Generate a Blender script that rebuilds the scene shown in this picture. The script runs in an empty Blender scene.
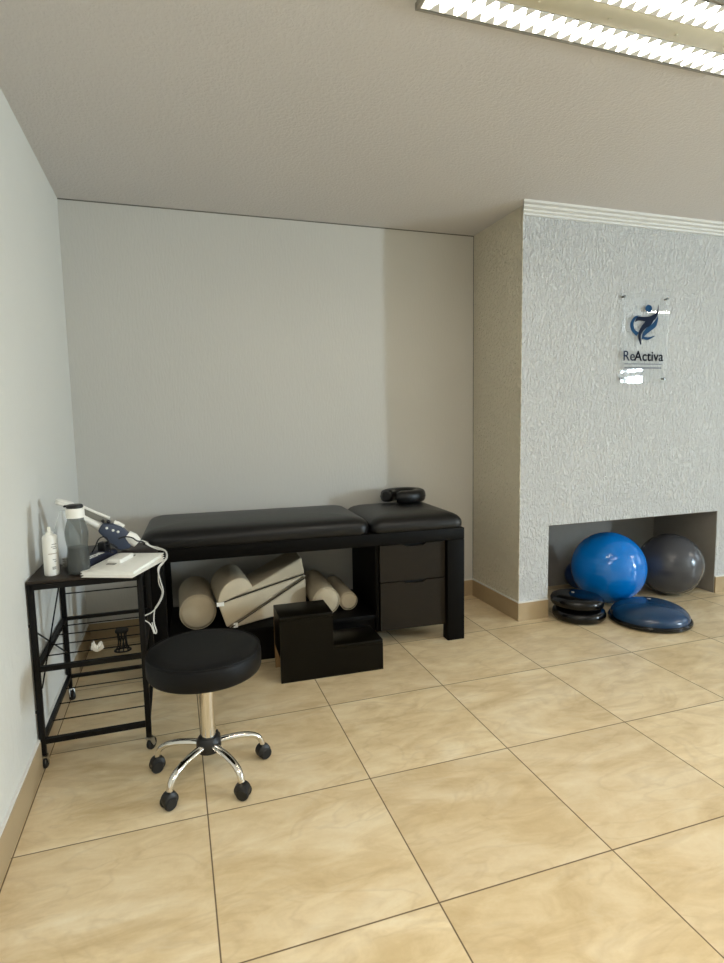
import bpy, bmesh, math, random
from math import pi, sin, cos, radians
from mathutils import Vector, Matrix
random.seed(7)
SC = bpy.context.scene
COL = SC.collection

# ------------------------------------------------------------------ materials
def s2l(c):
    return tuple(((v/255)/12.92 if v/255 <= .04045 else (((v/255)+.055)/1.055)**2.4) for v in c)

class NT:
    def __init__(s, name):
        s.m = bpy.data.materials.new(name); s.m.use_nodes = True
        s.t = s.m.node_tree; s.n = s.t.nodes; s.l = s.t.links
        s.b = s.n['Principled BSDF']; s.out = s.n['Material Output']
    def node(s, typ, ins=None, **kw):
        nd = s.n.new(typ)
        for k, v in kw.items(): setattr(nd, k, v)
        if ins:
            for k, v in ins.items():
                if hasattr(v, 'is_linked') or isinstance(v, bpy.types.NodeSocket): s.l.new(v, nd.inputs[k])
                else: nd.inputs[k].default_value = v
        return nd
    def math(s, op, a, b=0.0, c=None):
        ins = {0: a, 1: b}
        if c is not None: ins[2] = c
        return s.node('ShaderNodeMath', ins, operation=op).outputs[0]
    def mix(s, f, a, b):
        nd = s.node('ShaderNodeMix', data_type='RGBA')
        for i, v in ((0, f), (6, a), (7, b)):
            if isinstance(v, bpy.types.NodeSocket): s.l.new(v, nd.inputs[i])
            else: nd.inputs[i].default_value = v if i == 0 else (*v, 1) if len(v) == 3 else v
        return nd.outputs[2]
    def coord(s, scale=(1, 1, 1)):
        tc = s.node('ShaderNodeTexCoord')
        mp = s.node('ShaderNodeMapping', {'Vector': tc.outputs['Object'], 'Scale': scale})
        return mp.outputs[0]
    def noise(s, vec, scale, detail=3, rough=.55, dist=0.):
        return s.node('ShaderNodeTexNoise', {'Vector': vec, 'Scale': scale, 'Detail': detail, 'Roughness': rough, 'Distortion': dist})
    def ramp(s, f, stops):
        r = s.node('ShaderNodeValToRGB', {'Fac': f})
        e = r.color_ramp.elements
        while len(e) < len(stops): e.new(.5)
        for el, (p, c) in zip(e, stops):
            el.position = p; el.color = (*c, 1) if len(c) == 3 else c
        return r.outputs[0]
    def bump(s, h, strength, dist, normal=None):
        ins = {'Height': h, 'Strength': strength, 'Distance': dist}
        if normal is not None: ins['Normal'] = normal
        nd = s.node('ShaderNodeBump', ins); return nd.outputs[0]
    def set(s, **kw):
        for k, v in kw.items():
            k = {'color': 'Base Color', 'rough': 'Roughness', 'metal': 'Metallic', 'normal': 'Normal', 'coat': 'Coat Weight',
                 'coat_rough': 'Coat Roughness', 'spec': 'Specular IOR Level', 'trans': 'Transmission Weight', 'alpha': 'Alpha',
                 'emit': 'Emission Color', 'emit_s': 'Emission Strength', 'ior': 'IOR'}[k]
            if isinstance(v, bpy.types.NodeSocket): s.l.new(v, s.b.inputs[k])
            else: s.b.inputs[k].default_value = (*v, 1) if isinstance(v, tuple) and len(v) == 3 else v
        return s.m

def plain(name, rgb, rough=.5, metal=0., var=.06, scale=30, bump=0., bscale=200, **kw):
    t = NT(name); c = s2l(rgb); v = t.coord()
    n = t.noise(v, scale).outputs['Fac']
    col = t.mix(n, tuple(x*(1-var) for x in c), tuple(min(1, x*(1+var)) for x in c))
    t.set(color=col, rough=rough, metal=metal, **kw)
    if bump:
        t.set(normal=t.bump(t.noise(v, bscale, 4).outputs['Fac'], .5, bump))
    return t.m

def stucco(name, rgb, scale, stretch, strength, dist, rough=.85, var=.03):
    t = NT(name); c = s2l(rgb); v = t.coord(stretch)
    n1 = t.noise(v, scale, 3, .6, .4).outputs['Fac']
    n2 = t.noise(v, scale*2.7, 2, .5).outputs['Fac']
    h = t.math('ADD', t.node('ShaderNodeMapRange', {'Value': n1, 'From Min': .42, 'From Max': .66}).outputs[0], t.math('MULTIPLY', n2, .35))
    big = t.noise(t.coord(), 1.3, 2).outputs['Fac']
    col = t.mix(big, tuple(x*(1-var) for x in c), tuple(x*(1+var) for x in c))
    return t.set(color=col, rough=rough, spec=.25, normal=t.bump(h, strength, dist))

M = {}
M['wall_chimney'] = stucco('stucco_white', (212, 213, 213), 70, (1, 1, .45), .95, .009)
M['wall_back'] = stucco('wall_back_paint', (206, 203, 196), 55, (1.6, 1, .3), .16, .003)
M['wall_left'] = stucco('wall_left_paint', (222, 220, 212), 40, (1, 1.4, .3), .22, .004)
M['ceiling'] = stucco('ceiling_paint', (215, 211, 209), 60, (1, 1, 1), .4, .004)
M['wall_side_lightened'] = stucco('stucco_side_lightened', (240, 231, 209), 56, (1, 1, .6), 1., .012)  # same stucco as the front; light on the shaded side put into its colour
M['white_paint'] = plain('white_plaster', (222, 222, 220), .7)
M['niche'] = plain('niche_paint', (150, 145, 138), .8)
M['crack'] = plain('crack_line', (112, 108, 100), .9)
M['caulk'] = plain('caulk', (226, 224, 218), .7)

def tile_mat():
    t = NT('floor_tiles')
    tc = t.node('ShaderNodeTexCoord'); P = tc.outputs['Object']
    sp = t.node('ShaderNodeSeparateXYZ', {0: P})
    T = .6
    fx = t.math('DIVIDE', sp.outputs[0], T); fy = t.math('DIVIDE', sp.outputs[1], T)
    ix = t.math('FLOOR', fx); iy = t.math('FLOOR', fy)
    dx = t.math('ABSOLUTE', t.math('SUBTRACT', fx, t.math('ROUND', fx)))
    dy = t.math('ABSOLUTE', t.math('SUBTRACT', fy, t.math('ROUND', fy)))
    d = t.math('MULTIPLY', t.math('MINIMUM', dx, dy), T)
    grout = t.node('ShaderNodeMapRange', {'Value': d, 'From Min': .0014, 'From Max': .0030, 'To Min': 1., 'To Max': 0.}).outputs[0]
    cell = t.node('ShaderNodeCombineXYZ', {0: ix, 1: iy, 2: 0.})
    wn = t.node('ShaderNodeTexWhiteNoise', {'Vector': cell.outputs[0]}, noise_dimensions='3D')
    off = t.node('ShaderNodeVectorMath', {0: wn.outputs['Color'], 1: (37., 23., 11.)}, operation='MULTIPLY')
    pv = t.node('ShaderNodeVectorMath', {0: P, 1: off.outputs[0]}, operation='ADD').outputs[0]
    mp = t.node('ShaderNodeMapping', {'Vector': pv, 'Rotation': (0, 0, .6), 'Scale': (1., 2.2, 1.)}).outputs[0]
    n1 = t.noise(mp, 1.7, 5, .58, 1.6).outputs['Fac']
    n2 = t.noise(mp, 5.5, 6, .62, .8).outputs['Fac']
    n3 = t.noise(pv, 90, 3, .6).outputs['Fac']
    base = t.ramp(n1, [(.30, s2l((202, 178, 134))), (.46, s2l((224, 202, 160))), (.58, s2l((236, 217, 179))), (.72, s2l((247, 234, 204)))])
    veins = t.ramp(n2, [(.36, s2l((200, 172, 124))), (.52, s2l((233, 211, 170))), (.70, s2l((250, 238, 210)))])
    c = t.mix(.36, base, veins)
    vn = t.noise(mp, 1.9, 3, .5, 1.2).outputs['Fac']
    line = t.math('ABSOLUTE', t.math('SUBTRACT', vn, .5))
    lf = t.node('ShaderNodeMapRange', {'Value': line, 'From Min': 0., 'From Max': .030, 'To Min': .16, 'To Max': 0.}).outputs[0]
    c = t.mix(lf, c, s2l((166, 138, 100)))
    c = t.mix(t.math('MULTIPLY', n3, .12), c, s2l((150, 125, 90)))
    c = t.mix(t.math('MULTIPLY', wn.outputs['Value'], .26), c, s2l((176, 150, 112)))
    c = t.mix(grout, c, s2l((112, 92, 66)))
    r = t.math('ADD', .26, t.math('MULTIPLY', n2, .14))
    r = t.math('ADD', r, t.math('MULTIPLY', grout, .4))
    h = t.math('ADD', t.math('MULTIPLY', grout, -1.), t.math('MULTIPLY', n2, .05))
    return t.set(color=c, rough=r, spec=.42, normal=t.bump(h, .5, .002))
M['floor'] = tile_mat()
M['skirt'] = plain('baseboard_tile', (178, 156, 122), .4, var=.10, scale=6)
M['skirt_dark'] = M['skirt']

def vinyl(name, rgb, rough=.38, b=.0012, wr=.004, sp=.32):
    t = NT(name); c = s2l(rgb); v = t.coord()
    g = t.node('ShaderNodeTexVoronoi', {'Vector': v, 'Scale': 420.}).outputs['Distance']
    w = t.noise(t.coord((1, 2.2, 1)), 5.5, 3, .5, 1.).outputs['Fac']
    n = t.bump(g, .18, b); n2 = t.bump(w, .35, wr, n)
    var = t.noise(v, 12).outputs['Fac']
    col = t.mix(var, tuple(x*.9 for x in c), tuple(x*1.1 for x in c))
    return t.set(color=col, rough=rough, spec=sp, normal=n2)
M['vinyl'] = vinyl('black_vinyl', (14, 14, 15), .36)
M['vinyl_seat'] = vinyl('black_vinyl_seat', (9, 9, 10), .5, wr=.0015, sp=.2)
M['beige'] = vinyl('beige_vinyl', (190, 176, 150), .5, wr=.004)
def wood(name, rgb, rough=.35, spec=.2):
    t = NT(name); c = s2l(rgb); v = t.coord((1, 6, 6))
    n = t.noise(v, 9, 5, .6, .6).outputs['Fac']
    col = t.mix(n, tuple(x*.75 for x in c), tuple(x*1.25 for x in c))
    return t.set(color=col, rough=rough, spec=spec)
M['espresso'] = wood('espresso_wood', (7, 6, 5), .55, .1)
M['drawer'] = wood('drawer_wood', (31, 25, 17), .5)
M['step_wood'] = wood('step_stool_wood', (10, 8, 4), .32, .16)
M['tan'] = plain('unfinished_board', (170, 132, 86), .7)
M['black_hole'] = plain('dark_notch', (4, 4, 4), .9)
M['cart_top'] = wood('cart_top_board', (48, 40, 33), .45)
M['blackmetal'] = plain('black_metal', (9, 8, 7), .5, .0, spec=.2)
M['chrome'] = plain('chrome', (225, 222, 216), .12, 1., var=.01)
M['silver'] = plain('silver_metal', (190, 188, 182), .28, 1.)
M['blackplastic'] = plain('black_plastic', (20, 20, 21), .45)
M['wheel'] = plain('black_wheel', (12, 12, 12), .55)
M['whiteplastic'] = plain('white_plastic', (244, 242, 234), .45)
M['paper'] = plain('white_paper', (248, 246, 238), .6)
M['folder'] = plain('white_folder', (250, 248, 240), .4)
M['navy'] = plain('navy_plastic', (62, 71, 90), .42)
M['navy_dark'] = plain('navy_fabric', (28, 33, 54), .7, bump=.001)
M['greyplastic'] = plain('grey_plastic', (128, 126, 118), .4)
M['cable_black'] = plain('black_cable', (18, 18, 22), .5)
M['cable_white'] = plain('white_cable', (222, 220, 214), .45)
M['pouch'] = plain('dark_pouch', (34, 26, 26), .5, bump=.002, bscale=40)
M['print_orange'] = plain('print_orange', (150, 128, 96), .6)
M['print_grey'] = plain('print_grey', (150, 146, 136), .6)
M['ball_blue'] = None
def ballmat(name, rgb, rough):
    t = NT(name); c = s2l(rgb); v = t.coord()
    w = t.node('ShaderNodeTexWave', {'Vector': v, 'Scale': 9., 'Distortion': .6, 'Detail': 1.}, bands_direction='Z').outputs['Fac']
    n = t.noise(v, 3).outputs['Fac']
    col = t.mix(n, tuple(x*.88 for x in c), tuple(x*1.12 for x in c))
    return t.set(color=col, rough=rough, spec=.5, normal=t.bump(w, .07, .003))
M['ball_blue'] = ballmat('blue_ball_rubber', (0, 118, 208), .12)
M['ball_grey'] = ballmat('grey_ball_rubber', (70, 71, 76), .2)
M['ball_navy'] = ballmat('navy_ball_rubber', (6, 52, 104), .3)
M['dome'] = ballmat('dome_blue_rubber', (18, 54, 88), .2)
M['disc_black'] = plain('black_glossy_rubber', (7, 7, 8), .16, spec=.35)
M['valve'] = plain('grey_valve', (170, 170, 168), .4)
M['logo_dark'] = plain('logo_navy', (10, 24, 48), .6, spec=.1)
M['logo_blue'] = plain('logo_blue', (28, 70, 108), .6, spec=.1)
M['logo_grey'] = plain('logo_grey_ink', (120, 124, 132), .6)
M['logo_txt'] = plain('logo_text_navy', (16, 18, 32), .6, spec=.1)
M['logo_txt2'] = plain('logo_text_slate', (38, 48, 72), .6, spec=.1)
M['pin'] = plain('pin_metal', (110, 110, 106), .3, .8)
M['fixture'] = plain('fixture_enamel', (208, 202, 180), .35)
M['fixture_edge'] = plain('fixture_edge', (150, 145, 134), .5)
def louv():
    t = NT('louvre_aluminium'); 
    return t.set(color=(.9, .9, .88), metal=.0, rough=.35)
M['louvre'] = louv()
def tube_m():
    t = NT('fluorescent_tube')
    return t.set(color=(.9, .9, .9), emit=(1., .93, .80), emit_s=62.)
M['tube'] = tube_m()

def clear(name, tint, mixf, rough=.1, through=(.9, .92, .91)):
    t = NT(name)
    tr = t.node('ShaderNodeBsdfTransparent', {'Color': (*through, 1)})
    t.set(color=tint, rough=rough, spec=.5)
    mx = t.node('ShaderNodeMixShader', {0: mixf, 1: tr.outputs[0], 2: t.b.outputs[0]})
    t.l.new(mx.outputs[0], t.out.inputs['Surface'])
    return t.m
def acrylic():
    t = NT('clear_acrylic')
    tr = t.node('ShaderNodeBsdfTransparent', {'Color': (.985, .992, .995, 1)})
    df = t.node('ShaderNodeBsdfDiffuse', {'Color': (.9, .9, .93, 1)})
    gl = t.node('ShaderNodeBsdfGlossy', {'Color': (1, 1, 1, 1), 'Roughness': .02})
    m1 = t.node('ShaderNodeMixShader', {0: .05, 1: tr.outputs[0], 2: df.outputs[0]})
    fr = t.node('ShaderNodeFresnel', {'IOR': 1.49}); ge = t.node('ShaderNodeNewGeometry')
    fac = t.math('MULTIPLY', fr.outputs[0], t.math('SUBTRACT', 1., ge.outputs['Backfacing']))
    m2 = t.node('ShaderNodeMixShader', {0: fac, 1: m1.outputs[0], 2: gl.outputs[0]})
    t.l.new(m2.outputs[0], t.out.inputs['Surface'])
    return t.m
M['acrylic'] = acrylic()
M['bottle_grey'] = clear('smoky_bottle', s2l((120, 124, 122)), .34, .12, (.74, .76, .75))
M['liquid'] = clear('dark_water', s2l((34, 37, 40)), .93, .2)
M['clearbag'] = clear('clear_plastic_film', s2l((235, 236, 236)), .55, .18)

# ------------------------------------------------------------------ geometry
class B:
    def __init__(s): s.bm = bmesh.new()
    def _xf(s, verts, mat):
        if mat is not None: bmesh.ops.transform(s.bm, matrix=mat, verts=verts)
    def box(s, lo, hi, bev=0., seg=2, mat=None):
        lo = Vector(lo); hi = Vector(hi)
        r = bmesh.ops.create_cube(s.bm, size=1.)
        vs = r['verts']
        bmesh.ops.scale(s.bm, vec=hi-lo, verts=vs); bmesh.ops.translate(s.bm, vec=(lo+hi)/2, verts=vs)
        if mat is not None: s._xf(vs, mat)
        if bev > 0:
            es = list({e for v in vs for e in v.link_edges})
            bmesh.ops.bevel(s.bm, geom=es, offset=bev, segments=seg, profile=.5, affect='EDGES')
        return s
    def tube(s, pts, r, n=10, smooth=0, caps=True):
        pts = [Vector(p) for p in pts]
        if smooth: pts = spline(pts, smooth)
        rs = r if isinstance(r, (list, tuple)) else None
        m = len(pts)
        T = [(pts[min(i+1, m-1)]-pts[max(i-1, 0)]).normalized() for i in range(m)]
        u = T[0].orthogonal().normalized(); rings = []
        for i in range(m):
            u = (u-T[i]*u.dot(T[i])).normalized(); w = T[i].cross(u)
            if rs:
                f = i/(m-1)*(len(rs)-1); a = int(min(f, len(rs)-2)); rr = rs[a]+(rs[a+1]-rs[a])*(f-a)
            else: rr = r
            rings.append([s.bm.verts.new(pts[i]+(u*cos(2*pi*k/n)+w*sin(2*pi*k/n))*rr) for k in range(n)])
        s._skin(rings, caps); return s
    def bar(s, p0, p1, wx, wy, up=(0, 0, 1), bev=0.):
        p0 = Vector(p0); p1 = Vector(p1); d = (p1-p0); L = d.length; z = d.normalized()
        x = Vector(up).cross(z)
        x = x.normalized() if x.length > 1e-4 else Vector((1, 0, 0)); y = z.cross(x)
        mat = Matrix((x, y, z)).transposed().to_4x4(); mat.translation = (p0+p1)/2
        return s.box((-wx/2, -wy/2, -L/2), (wx/2, wy/2, L/2), bev, 2, mat)
    def _skin(s, rings, caps=True, close=False):
        n = len(rings[0])
        for a, b in zip(rings, rings[1:]):
            for k in range(n):
                s.bm.faces.new((a[k], a[(k+1) % n], b[(k+1) % n], b[k]))
        if caps:
            s.bm.faces.new(rings[0][::-1]); s.bm.faces.new(rings[-1])
    def lathe(s, prof, n=40, mat=None, caps=True):
        rings = []
        for r, z in prof:
            rings.append([s.bm.verts.new((max(r, 1e-4)*cos(2*pi*k/n), max(r, 1e-4)*sin(2*pi*k/n), z)) for k in range(n)])
        s._skin(rings, caps)
        if mat is not None: s._xf([v for r in rings for v in r], mat)
        return s
    def rrect(s, w, d, rc, rings, n=6, mat=None):
        """stack of rounded rectangles; rings = (inset, z)"""
        R = []
        for ins, z in rings:
            hw, hd = w/2-ins, d/2-ins; c = max(min(rc, hw-.001, hd-.001)-ins*.3, .004); ring = []
            for (sx, sy, a0) in ((1, 1, 0), (-1, 1, pi/2), (-1, -1, pi), (1, -1, 3*pi/2)):
                for k in range(n+1):
                    a = a0+pi/2*k/n
                    ring.append(s.bm.verts.new((sx*(hw-c)+c*cos(a), sy*(hd-c)+c*sin(a), z)))
            R.append(ring)
        s._skin(R)
        if mat is not None: s._xf([v for r in R for v in r], mat)
        return s
    def prism(s, poly, vec, bev=0., seg=3):
        a = [s.bm.verts.new(Vector(p)) for p in poly]; v = Vector(vec)
        b = [s.bm.verts.new(Vector(p)+v) for p in poly]; n = len(a)
        fs = [s.bm.faces.new(a[::-1]), s.bm.faces.new(b)]
        for k in range(n): fs.append(s.bm.faces.new((a[k], a[(k+1) % n], b[(k+1) % n], b[k])))
        bmesh.ops.recalc_face_normals(s.bm, faces=fs)
        if bev:
            es = [e for e in {e for f in fs for e in f.edges} if len(e.link_faces) == 2 and e.calc_face_angle(0) > .6]
            bmesh.ops.bevel(s.bm, geom=es, offset=bev, segments=seg, profile=.5, affect='EDGES')
        return s
    def sphere(s, c, r, u=48, v=32, sc=(1, 1, 1)):
        res = bmesh.ops.create_uvsphere(s.bm, u_segments=u, v_segments=v, radius=r)
        bmesh.ops.scale(s.bm, vec=Vector(sc), verts=res['verts']); bmesh.ops.translate(s.bm, vec=Vector(c), verts=res['verts'])
        return s
    def face(s, pts):
        s.bm.faces.new([s.bm.verts.new(Vector(p)) for p in pts]); return s
    def done(s, name, mat, parent=None, angle=38, label=None):
        bmesh.ops.recalc_face_normals(s.bm, faces=s.bm.faces)
        me = bpy.data.meshes.new(name); s.bm.to_mesh(me); s.bm.free()
        me.materials.append(M[mat] if isinstance(mat, str) else mat)
        me.shade_smooth(); me.set_sharp_from_angle(angle=radians(angle))
        o = bpy.data.objects.new(name, me); COL.objects.link(o)
        if parent is not None: o.parent = parent
        if label: o['label'] = label
        return o

def spline(P, k):
    out = []; n = len(P)
    for i in range(n-1):
        p0, p1, p2, p3 = P[max(i-1, 0)], P[i], P[i+1], P[min(i+2, n-1)]
        for j in range(k):
            t = j/k
            out.append(.5*((2*p1)+(p2-p0)*t+(2*p0-5*p1+4*p2-p3)*t*t+(3*p1-p0-3*p2+p3)*t**3))
    out.append(P[-1]); return out

def tag(o, label, cat, group=None):
    o['label'] = label; o['category'] = cat
    if group: o['group'] = group
    return o
def thing(name, label, cat, loc=(0, 0, 0), rz=0., group=None):
    o = bpy.data.objects.new(name, None); COL.objects.link(o); o.empty_display_size = .05
    o.location = loc; o.rotation_euler = (0, 0, rz)
    return tag(o, label, cat, group)
def struct(o): o['kind'] = 'structure'; return o
def dup(root, loc, label):
    r = root.copy(); COL.objects.link(r); r.location = loc; r['label'] = label
    for ch in list(root.children):
        c = ch.copy(); COL.objects.link(c); c.parent = r
        for g in list(ch.children):
            d = g.copy(); COL.objects.link(d); d.parent = c
    return r

# ------------------------------------------------------------------ room
H = 2.6674; XL = -.6164; YB = 1.2935; XC = 2.0935; YC = .6754
N0, N1, NH, SK = 2.3183, 3.8128, .6316, .127
XR, YF = 7.2, -5.4
struct(B().box((XL-.15, YF-.15, -.1), (XR+.15, YB+.15, 0)).done('floor', 'floor'))
struct(B().box((XL-.15, YF-.15, H), (XR+.15, YB+.15, H+.1)).done('ceiling', 'ceiling'))
struct(B().box((XL-.12, YF-.12, 0), (XL, YB+.12, H)).done('wall_left', 'wall_left'))
struct(B().box((XL, YB, 0), (XC, YB+.12, H)).done('wall_back', 'wall_back'))
struct(B().box((XL-.12, YF-.12, 0), (XR+.12, YF, H)).done('wall_front', 'wall_left'))
# protruding stucco wall with the low niche
w = B()
w.box((XC, YC, 0), (N0, YB+.12, H)); w.box((N0, YC, NH), (N1, YB+.12, H)); w.box((N1, YC, 0), (XR, YB+.12, H))
struct(w.done('wall_chimney', 'wall_chimney'))
struct(B().box((XC-.003, YC, 0), (XC, YB, H)).done('wall_chimney_side', 'wall_side_lightened'))  # thin skin of lightened stucco over the shaded side face
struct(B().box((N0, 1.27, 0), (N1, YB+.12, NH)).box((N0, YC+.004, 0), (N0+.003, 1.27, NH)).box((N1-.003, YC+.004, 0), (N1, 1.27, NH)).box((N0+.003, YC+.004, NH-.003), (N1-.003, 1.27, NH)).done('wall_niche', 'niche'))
# window wall, far right (outside the frame)
WZ0, WZ1 = .9, 2.15
wins = [(-4.26, -3.66), (-1.55, -.35)]
w = B(); ys = [YF]+[v for a in wins for v in a]+[YC]
for i in range(0, len(ys), 2): w.box((XR, ys[i], 0), (XR+.12, ys[i+1], H))
for a, b in wins:
    w.box((XR, a, 0), (XR+.12, b, WZ0)); w.box((XR, a, WZ1), (XR+.12, b, H))
struct(w.done('wall_right', 'wall_left'))
for i, (a, b) in enumerate(wins):
    f = B()
    for y0, y1, z0, z1 in ((a, a+.04, WZ0, WZ1), (b-.04, b, WZ0, WZ1), (a, b, WZ0, WZ0+.04), (a, b, WZ1-.04, WZ1), (a, b, 1.995, 2.065), (a+.14, a+.18, WZ0, WZ1)):
        f.box((XR+.03, y0, z0), (XR+.08, y1, z1))
    struct(f.done('window_%d' % (i+1), 'white_paint'))
# skirting
struct(B().box((XL, YF, 0), (XL+.012, YB, SK-.004)).done('baseboard_left', 'skirt'))
struct(B().box((XL+.012, YB-.012, 0), (XC-.012, YB, SK-.004)).done('baseboard_back', 'skirt'))
struct(B().box((XC-.012, YC-.012, 0), (XC, YB-.012, SK-.004)).box((XC, YC-.012, 0), (N0, YC, SK-.004))
       .box((N1, YC-.012, 0), (XR, YC, SK-.004)).done('baseboard_chimney', 'skirt'))
struct(B().box((XC-.011, YC-.011, SK-.004), (XC, YB, SK+.004)).box((XC, YC-.011, SK-.004), (N0, YC, SK+.004))
       .box((N1, YC-.011, SK-.004), (XR, YC, SK+.004)).box((XL, YF, SK-.004), (XL+.010, YB, SK+.004))
       .box((XL, YB-.010, SK-.004), (XC, YB, SK+.004)).done('trim_1', 'caulk'))
# cornice on the stucco wall, mitred at its left end
prof = [(0, -.058), (.014, -.058), (.015, -.046), (.034, -.042), (.036, -.032), (.062, -.027), (.068, -.016), (.094, -.012), (.100, 0), (0, 0)]
w = B()
a = [w.bm.verts.new((XC-.6*p, YC-p, H+z)) for p, z in prof]; b = [w.bm.verts.new((XR, YC-p, H+z)) for p, z in prof]
w._skin([a, b]); struct(w.done('trim_2', 'white_paint', angle=20))
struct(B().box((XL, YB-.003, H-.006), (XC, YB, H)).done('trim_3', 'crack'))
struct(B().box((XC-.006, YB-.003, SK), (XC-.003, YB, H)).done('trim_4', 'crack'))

# ------------------------------------------------------------------ ceiling light
def ceiling_light(loc, label):
    t = thing('ceiling_light', label, 'ceiling light', loc, 0)
    L = 1.30; W = .31   # local x 0..L, y 0..-W, z down from ceiling
    h = B()
    h.box((0, -.007, -.021), (L, 0, 0)).box((0, -W, -.021), (L, -W+.007, 0)).box((0, -W+.012, -.022), (.012, -.012, 0)).box((L-.012, -W+.012, -.022), (L, -.012, 0))
    h.done('housing', 'fixture_edge', t)
    c = B(); c.box((.012, -.198, -.020), (L-.012, -.112, -.004), .004)
    for x in (.35, .62, .90, 1.12):
        c.box((x, -.150, -.023), (x+.010, -.143, -.020))
    c.done('centre_cover', 'fixture', t)
    for y0 in (-.062, -.248):
        lv = B()
        for sgn in (-1, 1):
            lv.face([(.012, y0+sgn*.048, -.020), (L-.012, y0+sgn*.048, -.020), (L-.012, y0+sgn*.030, -.001), (.012, y0+sgn*.030, -.001)])
        lv.face([(.012, y0-.03, -.0015), (L-.012, y0-.03, -.0015), (L-.012, y0+.03, -.0015), (.012, y0+.03, -.0015)])
        n = 26
        for k in range(1, n):
            x = .012+(L-.024)*k/n
            for sgn in (-1, 1):
                lv.prism([(x-.017, y0+sgn*.048, -.0205), (x+.017, y0+sgn*.048, -.0205), (x, y0+sgn*.006, -.0195)], (0, 0, .004))
            lv.box((x-.0012, y0-.046, -.020), (x+.0012, y0+.046, -.014))
        lv.done('louvre', 'louvre', t)
        B().tube([(.05, y0, -.0085), (L-.05, y0, -.0085)], .0065, 12).done('fluorescent_tube', 'tube', t)
    return t
cl = ceiling_light((.748, -.742, H), 'long twin tube ceiling light with white louvres, at top right of the photo')

# ------------------------------------------------------------------ massage table (front right leg at 1.605,.525)
RZ = radians(-2.3)
TL, TD = 1.848, .65
tc_ = Vector((1.605, .525, 0)) - Matrix.Rotation(RZ, 3, 'Z') @ Vector((TL/2, -TD/2, 0))
mt = thing('massage_table', 'long black massage table with padded two-part top standing along the back wall', 'massage table', tc_, RZ)
hx, hy = TL/2, TD/2
B().box((-hx, -hy, .628), (hx, hy, .700), .004).done('frame', 'espresso', mt)
for sx in (-1, 1):
    for sy in (-1, 1):
        x0 = -hx if sx < 0 else hx-.112; y0 = -hy if sy < 0 else hy-.07
        B().box((x0, y0, 0), (x0+.112, y0+.07, .628), .003).done('leg', 'espresso', mt)
SPL = .335   # local x of the split in the padding
m_rings = [(.003, .700), (0, .704), (-.002, .715), (-.003, .735), (0, .752), (.008, .767), (.020, .780), (.036, .789), (.06, .796), (.10, .801), (.16, .805), (.24, .807)]
w1 = SPL-.004+hx; B().rrect(w1, TD, .07, m_rings, 8, Matrix.Translation((-hx+w1/2, 0, 0))).done('mattress', 'vinyl', mt, 60)
h_rings = [(.003, .700), (0, .704), (-.002, .713), (-.003, .728), (0, .744), (.008, .758), (.020, .770), (.038, .780), (.065, .788), (.10, .794), (.16, .798), (.24, .799)]
w2 = hx-SPL-.004; B().rrect(w2, TD, .06, h_rings, 8, Matrix.Translation((hx-w2/2, 0, 0))).done('head_section', 'vinyl', mt, 60)
# drawer cabinet at the right end
cx0, cx1 = SPL+.035, hx-.114
c = B(); yf = -hy+.045
c.box((cx0, yf, .095), (cx0+.018, hy-.06, .628)).box((cx1-.018, yf, .095), (cx1, hy-.06, .628)).box((cx0, yf, .095), (cx1, hy-.06, .113)).box((cx0, hy-.078, .095), (cx1, hy-.06, .628))
c.done('cabinet', 'espresso', mt)
for z0, z1 in ((.398, .620), (.100, .392)):
    d = B(); xm = (cx0+cx1)/2+.02
    # drawer front with a shallow cut-out finger notch at its top edge
    x0, x1 = cx0+.022, cx1-.002
    poly = [(x0, yf-.018, z0), (x1, yf-.018, z0), (x1, yf-.018, z1), (xm+.075, yf-.018, z1), (xm+.055, yf-.018, z1-.014), (xm-.055, yf-.018, z1-.014), (xm-.075, yf-.018, z1), (x0, yf-.018, z1)]
    d.prism(poly, (0, .018, 0))
    dr = d.done('drawer', 'drawer', mt)
    B().box((xm-.08, yf+.002, z1-.03), (xm+.08, yf+.006, z1+.006)).done('finger_notch', 'black_hole', dr)
B().box((-hx+.112, -hy+.05, .172), (cx0, hy-.05, .200), .002).done('shelf', 'espresso', mt)
B().box((-hx+.112, -hy+.075, 0), (cx0, -hy+.093, .172)).done('plinth', 'espresso', mt)

# horseshoe head cushion lying on the head section
hc = thing('face_cushion', 'black horseshoe-shaped face cushion lying on the head end of the massage table', 'cushion', (1.435, 1.09, .796), radians(200))
pts = [Vector((.112*cos(a)*1.08, .098*sin(a), .042)) for a in [radians(v) for v in range(32, 335, 15)]]
b = B()
rings = []; n = 14
for i, p in enumerate(pts):
    T = (pts[min(i+1, len(pts)-1)]-pts[max(i-1, 0)]).normalized(); u = Vector((0, 0, 1)); wv = T.cross(u)
    e = .72 if i in (0, len(pts)-1) else 1.
    rings.append([b.bm.verts.new(p+wv*(.045*e*math.copysign(abs(cos(q))**.7, cos(q)))+u*(.044*e*math.copysign(abs(sin(q))**.7, sin(q)))) for q in [2*pi*k/n for k in range(n)]])
b._skin(rings); b.done('cushion_pad', 'vinyl', hc, 60)
b = B()
b.tube([Vector((p.x*1.36, p.y*1.44, .042)) for p in pts], .003, 6)
b.done('piping', 'vinyl_seat', hc)

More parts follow.
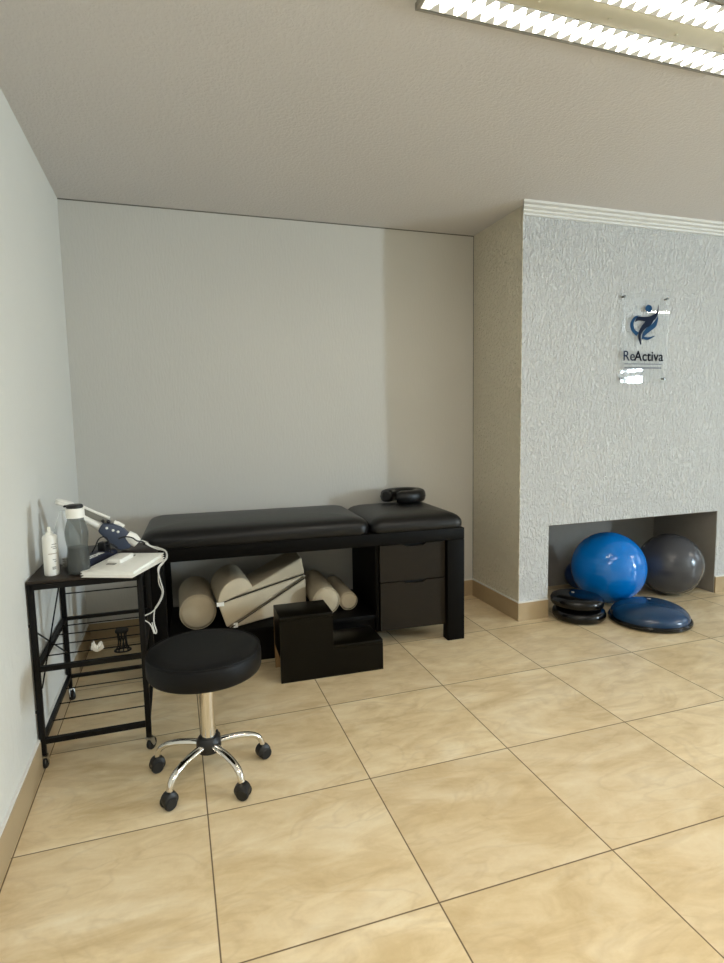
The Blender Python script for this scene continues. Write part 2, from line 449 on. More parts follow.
# ------------------------------------------------------------------ cushions on the lower shelf
ZS = .200
def round_bolster(loc, r, L, rz, label, name='bolster'):
    t = thing(name, label, 'bolster', loc, rz, 'beige bolsters on the table shelf')
    mt_ = Matrix.Translation((0, 0, r)) @ Matrix.Rotation(-pi/2, 4, 'X')
    B().lathe([(r*.2, .000), (r*.8, .001), (r-.012, .004), (r-.003, .012), (r, .025), (r, L-.025), (r-.003, L-.012), (r-.012, L-.004), (r*.5, L)], 40, mt_).done('cover', 'beige', t)
    return t
def seam_ring(t, r, y):
    B().tube([(r*cos(a), y, r+r*sin(a)) for a in [2*pi*k/40 for k in range(41)]], .0022, 5, caps=False).done('seam', 'beige', t)
t = round_bolster((.035, .725, ZS), .100, .44, 0, 'large beige round bolster at the left end of the table shelf', 'large_bolster'); seam_ring(t, .0985, .006)
t = round_bolster((.775, .70, ZS), .083, .46, radians(-2), 'medium beige round bolster on the shelf, right of the wedge cushions'); seam_ring(t, .0815, .006)
t = round_bolster((.925, .735, ZS), .056, .42, radians(-1), 'thin beige round bolster on the shelf against the drawer cabinet', 'thin_bolster'); seam_ring(t, .0545, .006)
# wedges: front faces run from A (left, near) to D (right, deeper)
A = Vector((.185, .655, 0)); D = Vector((.682, .835, 0)); E = (D-A); dep = Vector((0, .30, 0))
def P(f, z): q = A+E*f; return (q.x, q.y, ZS+z)
def wedge(name, poly, depth, label, bev=.012):
    base = Vector((A.x, A.y, ZS)); t = thing(name, label, 'wedge cushion', base, 0., 'beige wedge cushions piled on the table shelf')
    B().prism([Vector(p)-base for p in poly], depth, bev).done('cover', 'beige', t)
    return t
t = wedge('wedge_cushion', [P(.02, .0), P(1.0, .012), P(1.0, .20), P(.5, .098)], dep, 'beige wedge cushion at the bottom of the pile, thick end right behind the step stool')
z0 = Vector((A.x, A.y, ZS))
B().tube([Vector(P(f, z))-z0-Vector((0, .004, 0)) for f, z in ((.03, .006), (.5, .104), (.98, .203))], .0028, 6).done('zipper', 'black_hole', t)
B().box((-.012, -.003, -.014), (.012, .0, .014), mat=Matrix.Translation(Vector(P(.10, .018))-z0-Vector((0, .004, 0)))).done('care_tag', 'paper', t)
t = wedge('wedge_cushion', [P(.0, .010), P(.5, .112), P(1.0, .212), P(.985, .222), P(-.09, .160)], dep, 'beige wedge cushion in the middle of the pile, thick end left beside the large bolster')
t = wedge('wedge_cushion', [P(.10, .176), P(.985, .230), P(.955, .335)], dep*.95, 'beige wedge cushion on top of the pile, thick end right')
B().tube([Vector(P(f, z))-z0-Vector((0, .004, 0)) for f, z in ((-.06, .163), (.5, .200), (.97, .228))], .0028, 6).done('zipper', 'black_hole', t)
# half-round bolster leaning on the pile
hb = thing('half_bolster', 'beige half-round bolster lying on the left of the wedge pile', 'bolster', P(-.09, .162), 0., 'beige bolsters on the table shelf')
c0 = Vector(P(-.09, .166)); c1 = Vector(P(.315, .214)); ch = c1-c0; up = Vector((-.12, 0, 1)).normalized(); poly = [Vector((0, 0, 0)), ch]
for k in range(1, 14):
    a = pi*k/14; poly.append(ch*.5+ch*.5*cos(a)+up*(.098*sin(a)))
yo = Vector((0, -.02, .0))
B().prism([p+yo for p in poly], (-.02, .36, 0), .008).done('cover', 'beige', hb, 50)
B().box((-.02, -.008, -.012), (.02, -.004, .010), mat=Matrix.Translation(ch*.06+yo)).done('care_tag', 'paper', hb)

# ------------------------------------------------------------------ step stool
ss = thing('step_stool', 'dark brown two-level wooden step stool in front of the massage table', 'step stool', (.423, .306, 0), radians(-1.5))
sw, sd, sh, lw, lh = .283, .222, .356, .560, .170
B().box((0, 0, sh-.022), (sw, sd, sh), .003).done('upper_tread', 'step_wood', ss)
B().box((sw, 0, lh-.02), (lw, sd, lh), .003).done('lower_tread', 'step_wood', ss)
fp = lambda y: [(.0, y, 0), (lw, y, 0), (lw, y, lh-.02), (sw, y, lh-.02), (sw, y, sh-.022), (0, y, sh-.022)]
B().prism(fp(0), (0, .018, 0)).done('front_panel', 'step_wood', ss)
B().prism([(x, .0, z) for x, _, z in fp(0)], (0, .012, 0)).done('back_panel', 'tan', ss, label='unfinished tan back panel').location = (0, sd-.012, 0)
B().box((sw-.018, .018, lh), (sw, sd-.012, sh-.022)).done('riser', 'step_wood', ss)
B().box((lw-.018, .018, 0), (lw, sd-.012, lh-.02)).done('side_panel', 'step_wood', ss)
B().box((0, .018, .135), (.016, sd-.012, sh-.022)).done('side_rail', 'step_wood', ss)

# ------------------------------------------------------------------ rolling stool
st = thing('rolling_stool', 'black round rolling stool with chrome column and five-legged chrome base', 'stool', (.023, -.362, 0))
sr = .212
B().lathe([(.02, .424), (sr-.014, .424), (sr-.004, .428), (sr, .438), (sr+.001, .468), (sr, .494), (sr-.006, .506), (sr-.018, .513), (sr-.045, .517), (.1, .519), (.01, .520)], 64, None).done('seat', 'vinyl_seat', st, 50)
B().tube([((sr-.004)*cos(a), (sr-.004)*sin(a), .5075) for a in [2*pi*k/64 for k in range(65)]], .0025, 6, caps=False).done('piping', 'vinyl_seat', st)
B().lathe([(.09, .412), (.09, .424), (.03, .424)], 32).done('seat_plate', 'blackmetal', st)
B().lathe([(.027, .14), (.027, .397), (.024, .400), (.024, .414)], 28).done('gas_column', 'chrome', st)
B().lathe([(.030, .096), (.042, .101), (.047, .115), (.046, .145), (.036, .158), (.028, .160)], 28).done('hub', 'blackplastic', st)
B().tube([(.05, .045, .408), (.11, .10, .405)], .005, 8).done('height_lever', 'blackmetal', st)
for k in range(5):
    a = radians(10.5+72*k); R3 = Matrix.Rotation(a, 3, 'Z')
    p = [(.038, 0, .130), (.08, 0, .129), (.13, 0, .124), (.172, 0, .112), (.199, 0, .094), (.211, 0, .072), (.214, 0, .054)]
    lg = B(); pts = spline([R3 @ Vector(q) for q in p], 5)
    # flattened tube
    rings = []
    for i, q in enumerate(pts):
        T = (pts[min(i+1, len(pts)-1)]-pts[max(i-1, 0)]).normalized(); sd_ = R3 @ Vector((0, 1, 0)); nn = T.cross(sd_)
        f = i/(len(pts)-1); wv = .016-.004*f; hv = .011
        rings.append([lg.bm.verts.new(q+sd_*wv*cos(2*pi*j/12)+nn*hv*sin(2*pi*j/12)) for j in range(12)])
    lg._skin(rings); lg.done('leg', 'chrome', st)
    b2 = a+random.uniform(-.9, .9)+.5
    mt_ = Matrix.Translation(R3 @ Vector((.214, 0, 0))) @ Matrix.Rotation(b2, 4, 'Z')
    cs = B()
    for sy in (-1, 1):
        cs.lathe([(.004, -.010), (.020, -.010), (.0235, -.006), (.0245, 0), (.0235, .006), (.019, .010), (.004, .010)], 24,
                 mt_ @ Matrix.Translation((.006, sy*.0135, .0245)) @ Matrix.Rotation(pi/2, 4, 'X'))
    wh = cs.done('caster', 'wheel', st)
    hd = B()
    hd.lathe([(.004, -.020), (.018, -.020), (.027, -.015), (.029, 0), (.027, .015), (.018, .020), (.004, .020)], 24,
             mt_ @ Matrix.Translation((.001, 0, .034)) @ Matrix.Rotation(pi/2, 4, 'X'))
    hd.tube([mt_ @ Vector((0, 0, .045)), mt_ @ Vector((0, 0, .064))], .011, 14)
    hd.done('hood', 'blackplastic', wh)

# ------------------------------------------------------------------ trolley cart
ZT = .768
CX0, CX1, CY0, CY1 = -.600, -.207, -.105, .510
ct = thing('utility_trolley', 'narrow black metal trolley on castors with two wire shelves, against the left wall', 'trolley', ((CX0+CX1)/2, (CY0+CY1)/2, 0))
o = Vector((-(CX0+CX1)/2, -(CY0+CY1)/2, 0))
def L(x, y, z): return Vector((x, y, z))+o
B().box(L(CX0-.012, CY0-.012, ZT-.012), L(CX1+.012, CY1+.012, ZT), .003).done('top_board', 'cart_top', ct)
pw = .022
fr = B()
for (a, b) in (((CX0, CY0), (CX1, CY0)), ((CX0, CY1), (CX1, CY1)), ((CX0, CY0), (CX0, CY1)), ((CX1, CY0), (CX1, CY1))):
    fr.bar(L(*a, ZT-.024), L(*b, ZT-.024), .022, .022)
fr.done('top_frame', 'blackmetal', ct)
for x in (CX0, CX1):
    for y in (CY0, CY1):
        B().box(L(x-pw/2, y-pw/2, .062), L(x+pw/2, y+pw/2, ZT-.013), .002).done('post', 'blackmetal', ct)
        cb = B(); rz_ = {0: 1.45, 1: -.9, 2: .9, 3: .5}[(x > -.3)*2+(y > 0)]
        mt_ = Matrix.Translation(L(x, y, 0)) @ Matrix.Rotation(rz_, 4, 'Z')
        cb.box((-.013, -.003, .050), (.013, .003, .060), mat=mt_)
        for sy in (-1, 1): cb.prism([mt_ @ Vector(q) for q in ((-.012, sy*.011, .058), (.014, sy*.011, .058), (.022, sy*.011, .022), (.010, sy*.011, .018))], mt_.to_3x3() @ Vector((0, sy*.0025, 0)))
        cb.box((-.013, -.0135, .053), (.015, .0135, .058), mat=mt_)
        cs = cb.done('castor_fork', 'silver', ct)
        B().lathe([(.004, -.009), (.020, -.009), (.0245, -.006), (.025, 0), (.0245, .006), (.020, .009), (.004, .009)], 24,
                  mt_ @ Matrix.Translation((.012, 0, .025)) @ Matrix.Rotation(pi/2, 4, 'X')).done('wheel', 'wheel', cs)
for zz, ny in ((.414, 5), (.118, 4)):
    s_ = B(); h2 = .020
    s_.bar(L(CX0+.011, CY0, zz), L(CX1-.011, CY0, zz), h2, h2).bar(L(CX0+.011, CY1, zz), L(CX1-.011, CY1, zz), h2*.8, h2*.8)
    s_.bar(L(CX0, CY0+.011, zz), L(CX0, CY1-.011, zz), h2, h2).bar(L(CX1, CY0+.011, zz), L(CX1, CY1-.011, zz), h2*.8, h2*.8)
    sh_ = s_.done('shelf', 'blackmetal', ct)
    for k in range(1, ny):
        y = CY0+(CY1-CY0)*k/ny
        B().tube([L(CX0, y, zz+.005), L(CX1, y, zz+.005)], .0028, 8).done('wire', 'blackmetal', sh_)
B().tube([L(CX0, CY1, .540), L(CX1, CY1, .540)], .003, 8).done('guard_wire', 'blackmetal', ct)
B().tube([L(CX0+.013, CY1, ZT-.05), L(CX0+.013, CY0, .335)], .0032, 8).done('cross_brace', 'blackmetal', ct)
B().tube([L(CX0+.006, CY0, .565), L(CX0+.006, CY1, .235)], .0032, 8).done('cross_brace', 'blackmetal', ct)
for zz in (.59, .24): B().lathe([(.002, 0), (.006, .001), (.006, .006), (.002, .008)], 10, Matrix.Translation(L(CX0-.011, CY0, zz)) @ Matrix.Rotation(-pi/2, 4, 'Y')).done('screw_knob', 'blackmetal', ct)
B().tube([L(-.53, .30, ZT-.012), L(-.53, .30, ZT-.05), L(-.525, .30, ZT-.062), L(-.517, .30, ZT-.05), L(-.515, .30, ZT-.03)], .0025, 6, 4).done('hook', 'blackmetal', ct)

# things on the trolley ---------------------------------------------------
sb = thing('squeeze_bottle', 'small white squeeze bottle with cone nozzle at the left edge of the trolley top', 'bottle', (-.535, -.030, ZT))
B().lathe([(.025, 0), (.0275, .003), (.028, .01), (.028, .150), (.0265, .157), (.020, .163)], 28).done('body', 'whiteplastic', sb)
B().lathe([(.015, .160), (.015, .170), (.009, .173), (.006, .192), (.004, .194)], 18).done('nozzle', 'whiteplastic', sb)
def onCyl(r, a, z): return (r*cos(a), r*sin(a), z)
def patch(bb, r, a0, a1, z0, z1, n=5):
    for k in range(n):
        u0 = a0+(a1-a0)*k/n; u1 = a0+(a1-a0)*(k+1)/n
        bb.face([onCyl(r, u0, z0), onCyl(r, u1, z0), onCyl(r, u1, z1), onCyl(r, u0, z1)])
for z, a0, a1 in ((.125, -1.2, -.5), (.115, -1.3, -.6), (.108, -1.1, -.5), (.064, -1.2, -.7), (.056, -1.0, -.6), (.034, -1.3, -.8), (.030, -1.3, -.8), (.026, -1.3, -.8)):
    pr = B(); patch(pr, .0284, a0, a1, z, z+.003); pr.done('print', 'print_grey', sb)
pb = B(); patch(pb, .0284, -1.7, -.5, .088, .0905); pb.done('print_band', 'print_orange', sb)

wb = thing('water_bottle', 'tall smoky grey water bottle with white collar and black lid on the trolley', 'water bottle', (-.435, -.045, ZT))
bp_ = [(.036, .0), (.041, .004), (.042, .015), (.042, .070), (.038, .100), (.038, .112), (.043, .150), (.043, .170), (.038, .195), (.031, .216), (.030, .228)]
B().lathe(bp_, 36).done('body', 'bottle_grey', wb)
B().lathe([(.033, .004), (.038, .007), (.039, .015), (.039, .068), (.035, .099), (.0355, .108), (.002, .108)], 32).done('water', 'liquid', wb)
B().lathe([(.031, .226), (.034, .227), (.0345, .232), (.0345, .262), (.033, .265), (.01, .265)], 32).done('collar', 'whiteplastic', wb)
B().lathe([(.028, .265), (.031, .267), (.031, .275), (.027, .279), (.005, .280)], 28).done('lid', 'blackplastic', wb)
B().box((-.040, -.010, .270), (-.020, .010, .278), .003).done('lid_tab', 'blackplastic', wb)

# papers, folder, box
def sheet(name, w_, d_, h_, c, rz, mat, label, cat, bev=0.):
    t = thing(name, label, cat, c, rz, 'loose sheets under the white folder'); B().box((-w_/2, -d_/2, 0), (w_/2, d_/2, h_), bev).done('sheet' if cat == 'paper' else 'cover', mat, t); return t
sheet('paper_sheet', .21, .297, .0012, (-.262, -.030, ZT), radians(-24), 'paper', 'lowest loose white sheet under the white folder, its corner overhanging the trolley front', 'paper')
sheet('paper_sheet', .21, .297, .0012, (-.262, -.004, ZT+.0014), radians(-21), 'paper', 'upper loose white sheet directly beneath the white folder, its edge just showing', 'paper')
fo = thing('white_folder', 'white A4 folder lying on loose sheets at the trolley corner nearest the stool', 'folder', (-.268, .015, ZT+.003), radians(-20))
B().box((-.107, -.160, 0), (.107, .160, .003), .0012).done('back_cover', 'folder', fo)
B().box((-.103, -.156, .003), (.103, .156, .010)).done('pages', 'paper', fo)
B().box((-.107, -.160, .010), (.107, .160, .0135), .0015).done('front_cover', 'folder', fo)
wbx = thing('white_case', 'small white case with dark end slots lying on the white folder', 'case', (-.288, .055, ZT+.0165), radians(-20))
B().rrect(.062, .125, .006, [(.002, 0), (0, .002), (0, .014), (.002, .017), (.006, .018)], 4).done('shell', 'whiteplastic', wbx)
B().box((-.024, -.080, 0), (.012, -.062, .003)).done('slot', 'greyplastic', wbx)
B().box((-.024, .062, 0), (.030, .080, .004)).done('slot', 'greyplastic', wbx)

# navy handheld device leaning with white twin rails
X = lambda px, py, y: Vector((px, y, py))
dv = thing('massage_device', 'navy blue handheld therapy device with white twin rails, leaning behind the white folder', 'therapy device', (-.29, .20, ZT))
dz = Vector((-.29, .20, ZT))
def DV(x, z, y=.2): return Vector((x, y, z))-dz
bd = B()
poly = [(-.366, .926), (-.386, .893), (-.328, .820), (-.300, .800), (-.256, .806), (-.247, .838), (-.260, .872), (-.287, .905), (-.320, .921)]
bd.prism([DV(x, z, .175) for x, z in poly], (0, .055, 0), .010, 3)
body = bd.done('body', 'navy', dv)
bt = B()
for x, z in ((-.347, .906), (-.322, .894), (-.302, .886)):
    bt.sphere(DV(x, z, .175), .006, 12, 8, (1, .4, 1))
bt.done('button', 'whiteplastic', dv)
B().tube([DV(-.318, .926, .20), DV(-.300, .918, .20), DV(-.280, .902, .20)], .010, 12).done('top_rim', 'whiteplastic', dv)
B().tube([DV(-.268, .866, .195), DV(-.246, .845, .195), DV(-.226, .826, .195)], [.022, .029, .022], 18).done('end_cap', 'whiteplastic', dv)
B().tube([DV(-.262, .876, .20), DV(-.252, .830, .19)], .004, 8).done('cap_ring', 'cable_black', dv)
B().tube([DV(-.455, 1.012, .20), DV(-.39, .975, .20), DV(-.335, .946, .20)], .0065, 10).done('rail', 'whiteplastic', dv)
B().tube([DV(-.500, .985, .20), DV(-.443, .956, .20), DV(-.372, .906, .20)], .015, 12).done('rail', 'whiteplastic', dv)
B().prism([DV(x, z, .195) for x, z in ((-.44, 1.010), (-.375, .960), (-.325, .930), (-.345, .920), (-.40, .945), (-.45, .975))], (0, .010, 0), .002).done('bridge', 'greyplastic', dv)
hg = B()
for x, z in ((-.362, .936), (-.340, .932)): hg.sphere(DV(x, z, .192), .008, 12, 8)
hg.done('hinge_screw', 'cable_black', dv)
B().rrect(.075, .05, .02, [(.004, 0), (0, .004), (0, .018), (.004, .022)], 5, Matrix.Translation(DV(-.512, 1.015, .19)) @ Matrix.Rotation(radians(20), 4, 'Y')).done('head', 'whiteplastic', dv)

# clear plastic bag hanging from the device head behind the bottles
cb = thing('plastic_bag', 'crumpled clear plastic bag standing behind the white squeeze bottle', 'plastic bag', (-.515, .17, ZT))
b = B(); rings = []
for i in range(9):
    f = i/8; z = .002+.225*f; r = .050*(1-.55*f)+.010*sin(5*f)
    rings.append([b.bm.verts.new((r*(1+.28*sin(3*a+4*f)+.16*sin(7*a-6*f))*cos(a), r*.7*(1+.25*cos(4*a+5*f))*sin(a), z)) for a in [2*pi*k/36 for k in range(36)]])
b._skin(rings, False); b.done('film', 'clearbag', cb, 25)

# navy soft case with lettering, dark pouch, black cables
nc = thing('navy_case', 'navy blue soft case with white lettering between water bottle and folder', 'case', (-.400, .125, ZT), radians(66))
B().rrect(.26, .085, .02, [(.004, 0), (0, .006), (0, .026), (.004, .034), (.014, .037)], 5).done('case_body', 'navy_dark', nc)
def text(body, size, name, mat, parent, mat4, bold=0., depth=.0008, align='LEFT'):
    cu = bpy.data.curves.new('txt', 'FONT'); cu.body = body; cu.size = size; cu.extrude = depth; cu.offset = bold; cu.space_character = 1.04 if bold < .001 else 1.05; cu.align_x = align
    ob = bpy.data.objects.new('txt', cu); COL.objects.link(ob)
    dg = bpy.context.evaluated_depsgraph_get(); dg.update()
    me = bpy.data.meshes.new_from_object(ob.evaluated_get(dg)); bpy.data.objects.remove(ob); bpy.data.curves.remove(cu)
    me.transform(mat4); me.name = name; me.materials.clear(); me.materials.append(M[mat])
    o_ = bpy.data.objects.new(name, me); COL.objects.link(o_); o_.parent = parent; return o_
text('LYDNI', .038, 'lettering', 'whiteplastic', nc, Matrix.Translation((-.085, -.033, .0378)), .0008)
B().box((.055, -.02, .037), (.095, .015, .075), .004).done('buckle', 'blackplastic', nc)
pc = thing('dark_pouch', 'dark brown crumpled pouch under the navy device, behind the white folder', 'pouch', (-.225, .240, ZT))
b = B(); b.rrect(.17, .13, .04, [(.012, 0), (.002, .004), (0, .010), (.006, .018), (.02, .024), (.04, .027)], 6)
for v in b.bm.verts: v.co += Vector((.006*sin(40*v.co.y+9*v.co.x), .006*sin(37*v.co.x), .003*sin(50*v.co.x+30*v.co.y)*(1 if v.co.z > .02 else 0)))
b.done('pouch_body', 'pouch', pc)
bc = B().tube([(-.405, .12, .815), (-.390, .11, .840), (-.374, .10, .872), (-.354, .10, .882), (-.338, .10, .868), (-.331, .10, .835), (-.330, .105, .812), (-.318, .11, .806)], .0028, 8, 6)
bc.tube([(-.318, .11, .806), (-.345, .11, .820), (-.349, .105, .838), (-.338, .10, .848), (-.322, .105, .846), (-.305, .13, .825)], .0028, 8, 6)
tag(bc.done('black_cable', 'cable_black'), 'thin black cable looping in the air between the water bottle and the navy device', 'cable', 'black cables of the navy device')
bc = B().tube([(-.30, .155, .858), (-.275, .15, .866), (-.245, .15, .860), (-.225, .16, .842), (-.205, .17, .835), (-.195, .18, .825), (-.200, .20, .814)], .0032, 8, 6)
tag(bc.done('black_cable', 'cable_black'), 'black cable curving over the white end of the navy device', 'cable', 'black cables of the navy device')
# coil of cable behind the bottles
gc = B()
gc.tube([(-.487+.022*cos(a), .06+.018*sin(a), ZT+.006+.0016*a) for a in [k*.35 for k in range(70)]], .0035, 7)
tag(gc.done('coiled_cable', 'greyplastic'), 'small coil of grey cable between the squeeze bottle and the water bottle', 'cable')
# white charging cable: drapes over the trolley's right side
wc = thing('white_cable', 'white charging cable hanging in a loop from the right side of the trolley top', 'cable', (-.15, -.02, ZT))
wo = Vector((-.15, -.02, ZT))
def W(p): return Vector(p)-wo
B().tube([W(p) for p in ((-.228, .20, .826), (-.205, .20, .834), (-.186, .19, .816), (-.150, .185, .795), (-.110, .16, .785), (-.104, .08, .774), (-.122, .0, .768), (-.138, -.02, .748), (-.131, -.02, .700), (-.122, -.02, .650), (-.136, -.02, .607), (-.170, -.02, .566), (-.214, -.025, .550), (-.216, -.025, .545), (-.182, -.02, .514), (-.168, -.02, .470))], .0026, 8, 6).done('strand', 'cable_white', wc)
B().tube([W(p) for p in ((-.215, .21, .823), (-.196, .21, .828), (-.170, .20, .806), (-.112, .168, .789), (-.100, .07, .776), (-.116, .0, .768), (-.134, -.015, .745), (-.138, -.015, .69), (-.126, -.015, .645), (-.142, -.015, .603), (-.160, -.015, .573), (-.166, -.015, .520), (-.158, -.015, .478), (-.163, -.015, .468), (-.169, -.015, .490), (-.174, -.015, .518))], .0026, 8, 6).done('strand', 'cable_white', wc)

# on the wire shelf
sd2 = thing('wire_holder', 'small black wire holder standing on the middle trolley shelf', 'holder', (-.292, -.045, .4225))
b = B()
for k in range(9):
    a = 2*pi*k/9
    b.tube([(.030*cos(a), .022*sin(a), .002), (.017*cos(a), .013*sin(a), .030), (.018*cos(a+.6), .013*sin(a+.6), .084)], .0028, 6, 4)
b.tube([(.031*cos(a), .023*sin(a), .003) for a in [2*pi*k/24 for k in range(25)]], .004, 6, caps=False)
b.done('wire_cage', 'blackmetal', sd2)
B().rrect(.052, .036, .012, [(.002, .080), (0, .083), (0, .090), (.003, .094)], 5).done('rim', 'blackmetal', sd2)
b = B().sphere((0, 0, .011), .015, 14, 10, (1.5, 1., .75))
for v in b.bm.verts: v.co.x *= 1.15; v.co.z = max(.0005, v.co.z*random.uniform(.75, 1.5)*(1.25-.5*cos(v.co.x*190))); v.co.y *= random.uniform(.7, 1.4)
ti = b.done('tissue', 'paper', None, 10); ti.location = (-.392, -.015, .4225); tag(ti, 'crumpled white tissue on the middle trolley shelf', 'tissue')
# ------------------------------------------------------------------ balls in the niche
def ball(x, y, r, mat, label):
    t = thing('exercise_ball', label, 'exercise ball', (x, y, 0), 0., 'exercise balls in the wall niche')
    B().sphere((0, 0, r), r, 64, 40).done('shell', mat, t)
    mt_ = Matrix.Translation((0, 0, r)) @ Matrix.Rotation(radians(20), 4, 'Z') @ Matrix.Rotation(radians(75), 4, 'X') @ Matrix.Translation((0, 0, -r*.999))
    B().lathe([(.002, -.003), (.010, -.0025), (.012, 0), (.010, .002)], 14, mt_).done('valve', mat, t)
    return t
ball(2.921, .791, .258, 'ball_blue', 'large bright blue exercise ball in the wall niche')
ball(3.487, .782, .230, 'ball_grey', 'large dark grey exercise ball in the right of the wall niche')
ball(2.955, 1.142, .112, 'ball_navy', 'smaller dark blue ball mostly hidden behind the bright blue exercise ball')
bs = thing('balance_trainer', 'half-dome balance trainer with blue dome and black base on the floor before the blue ball', 'balance trainer', (2.897, .374, 0))
B().lathe([(.225, 0), (.243, .003), (.255, .012), (.255, .026), (.248, .034), (.230, .036), (.2, .036)], 64).done('base', 'disc_black', bs)
dp = [(.241, .034), (.241, .040)]+[(.241*cos(a), .040+.098*sin(a)) for a in [radians(v) for v in range(8, 90, 6)]]+[(.004, .138)]
B().lathe(dp, 64).done('dome', 'dome', bs, 60)
B().lathe([(.012, .1365), (.012, .140), (.004, .141)], 14, Matrix.Translation((.02, .03, -.001))).done('valve', 'valve', bs)
B().box((.240, -.022, .010), (.2565, .022, .028), .003).done('grip_tag', 'valve', bs)
def disc(loc, tilt, label):
    t = thing('balance_cushion', label, 'balance cushion', loc, 0, 'stacked black balance cushions')
    t.rotation_euler = (tilt[0], tilt[1], .4)
    B().lathe([(.03, .006), (.10, .003), (.140, .004), (.162, .013), (.172, .028), (.173, .050), (.166, .066), (.142, .080), (.09, .086), (.04, .084), (.02, .083)], 56).done('cushion', 'disc_black', t, 60)
    B().lathe([(.010, .083), (.010, .087), (.003, .088)], 14, Matrix.Translation((.012, .04, .0))).done('valve', 'valve', t)
    return t
disc((2.503, .585, -.003), (0, 0), 'lower black inflatable balance cushion, on the floor at the left of the niche')
disc((2.492, .594, .080), (radians(1.), radians(2.5)), 'upper black inflatable balance cushion, stacked on another at the left of the niche')

# ------------------------------------------------------------------ acrylic sign
sx0, sx1, sz0, sz1 = 2.858, 3.262, 1.578, 2.180
sg = thing('wall_sign', 'clear acrylic clinic sign with blue figure logo and the word ReActiva on the stucco wall', 'sign', ((sx0+sx1)/2, YC, sz0))
W_, H_ = sx1-sx0, sz1-sz0
B().box((-W_/2, -.021, 0), (W_/2, -.016, H_)).done('panel', 'acrylic', sg)
for x in (-W_/2+.014, W_/2-.028):
    for z in (.03, H_-.03):
        B().lathe([(.007, 0), (.007, .020), (.009, .0215), (.009, .026), (.003, .027)], 16, Matrix.Translation((x, 0, z)) @ Matrix.Rotation(pi/2, 4, 'X')).done('standoff', 'pin', sg)
# logo drawn in a unit square read off the sign: u 0..724, v 0..724 over (620,295)-(675,350) px
def LG(u, v):
    px = 620+55*u/724; py = 295+55*v/724
    x = 2.862+(px-623)/38*.329-(sx0+sx1)/2
    z = 1.792-.00040*(px-634)-(py-351-.10*(px-634))*.00665-sz0
    return (x, -.0222, z)
def flat(name, uv, mat):
    b = B(); b.prism([LG(*q) for q in uv], (0, .0010, 0)); return b.done(name, mat, sg)
def ribbon(c0, c1, k=8):
    a = spline([Vector((*p, 0)) for p in c0], k); b = spline([Vector((*p, 0)) for p in c1], k)
    return [(p.x, p.y) for p in a]+[(p.x, p.y) for p in reversed(b)]
def strip(name, c0, c1, mat, k=8, lift=0.):
    a = spline([Vector((*p, 0)) for p in c0], k); b = spline([Vector((*p, 0)) for p in c1], k); g = B()
    f0 = [(g.bm.verts.new(LG(p.x, p.y)), g.bm.verts.new(LG(q.x, q.y))) for p, q in zip(a, b)]
    for (p, q), (r, s) in zip(f0, f0[1:]): g.bm.faces.new((p, q, s, r))
    o_ = g.done(name, mat, sg); o_.location = (0, -lift, 0); return o_
flat('logo_head', [(365+44*cos(a), 175+48*sin(a)) for a in [2*pi*k/28 for k in range(28)]], 'logo_blue')
strip('logo_body', [(486, 125), (470, 215), (390, 275), (300, 285), (225, 285), (192, 350)], [(494, 125), (490, 240), (440, 330), (340, 345), (250, 335), (198, 352)], 'logo_dark')
strip('logo_body', [(335, 335), (285, 400), (250, 470), (242, 560), (270, 655)], [(470, 270), (400, 390), (320, 450), (275, 530), (285, 650)], 'logo_dark', lift=.0004)
strip('logo_ribbon', [(270, 268), (190, 280), (135, 370), (150, 460), (215, 540)], [(270, 275), (225, 285), (178, 365), (195, 450), (250, 495)], 'logo_blue')
strip('logo_ribbon', [(492, 265), (430, 365), (345, 435), (300, 500), (285, 575)], [(494, 310), (470, 410), (390, 480), (330, 530), (292, 590)], 'logo_blue')
strip('logo_ribbon', [(310, 545), (370, 555), (455, 535)], [(300, 575), (370, 590), (462, 540)], 'logo_blue')
RX = Matrix.Rotation(pi/2, 4, 'X')
def put(xw, zw): return Matrix.Translation((xw-(sx0+sx1)/2, -.0224, zw-sz0)) @ RX
text('Re', .094, 'lettering', 'logo_txt2', sg, put(2.870, 1.729), .0003)
text('Activa', .094, 'lettering', 'logo_txt', sg, put(2.968, 1.729), .0013)
for row, z in enumerate((1.703, 1.675)):
    x = -.172
    while x < .135:
        wl = random.uniform(.006, .011)
        g = B(); g.box((x, -.0222, z-sz0), (x+wl, -.0212, z-sz0+(.007 if row == 0 else .011)))
        g.done('small_print', 'logo_grey', sg); x += wl+.004

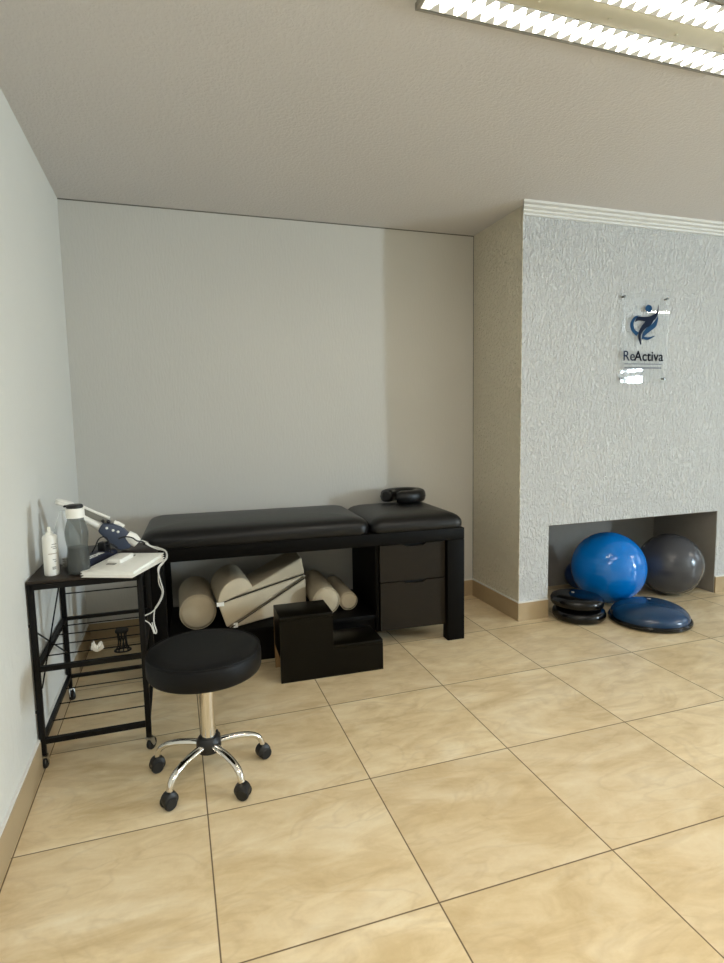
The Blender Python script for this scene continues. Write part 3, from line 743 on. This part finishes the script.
# ------------------------------------------------------------------ lights
def area(name, loc, target, sx_, sy_, power, col, spread=180):
    l = bpy.data.lights.new(name, 'AREA'); l.shape = 'RECTANGLE'; l.size = sx_; l.size_y = sy_; l.energy = power; l.color = col; l.spread = radians(spread)
    ob = bpy.data.objects.new(name, l); COL.objects.link(ob); ob.location = loc
    d = Vector(target)-Vector(loc); ob.rotation_euler = d.to_track_quat('-Z', 'Y').to_euler(); return ob
sky = (.68, .86, 1.0)
area('window_daylight', (XR+.14, -3.96, 1.525), (0, -3.96, .9), .60, 1.25, 455, sky)
area('window_daylight', (XR+.14, -.95, 1.525), (0, -.95, 1.0), 1.2, 1.25, 12, sky)
area('near_fill_light', (1.8, -1.8, H-.03), (1.8, -1.75, 0), 1.25, .3, 10, (1., .93, .83), 134)  # added fill, no real fixture; brightens the floor
area('side_fill_light', (.2, -2.9, H-.03), (.2, -2.8, 0), 1.25, .3, 27, (1., .94, .85), 144)  # added fill, no real fixture; lifts lower left wall and chimney side
area('rear_ceiling_lamp', (6.3, -2.0, H-.03), (6.3, -2.0, 0), 1.25, .10, 22, (1., .91, .78))

wd = bpy.data.worlds.new('sky'); SC.world = wd; wd.use_nodes = True
bg = wd.node_tree.nodes['Background']; bg.inputs[0].default_value = (.75, .86, 1., 1); bg.inputs[1].default_value = 1.5

# ------------------------------------------------------------------ camera
R = ((0.949969, -0.311812, -0.018231), (0.050557, 0.095906, 0.994106), (0.308225, 0.945291, -0.106873))
mat = Matrix(((R[0][0], R[1][0], -R[2][0], -0.048021), (R[0][1], R[1][1], -R[2][1], -2.553272), (R[0][2], R[1][2], -R[2][2], 1.361248), (0, 0, 0, 1)))
cam = bpy.data.cameras.new('camera'); co = bpy.data.objects.new('camera', cam); COL.objects.link(co)
co.matrix_world = mat; cam.sensor_fit = 'VERTICAL'; cam.sensor_height = 36.; cam.sensor_width = 36.*724/963; cam.lens = 574.5418*36/963
cam.clip_start = .02
SC.camera = co
SC.view_settings.view_transform = 'Standard'; SC.view_settings.look = 'None'; SC.view_settings.exposure = 0.; SC.view_settings.gamma = 1.
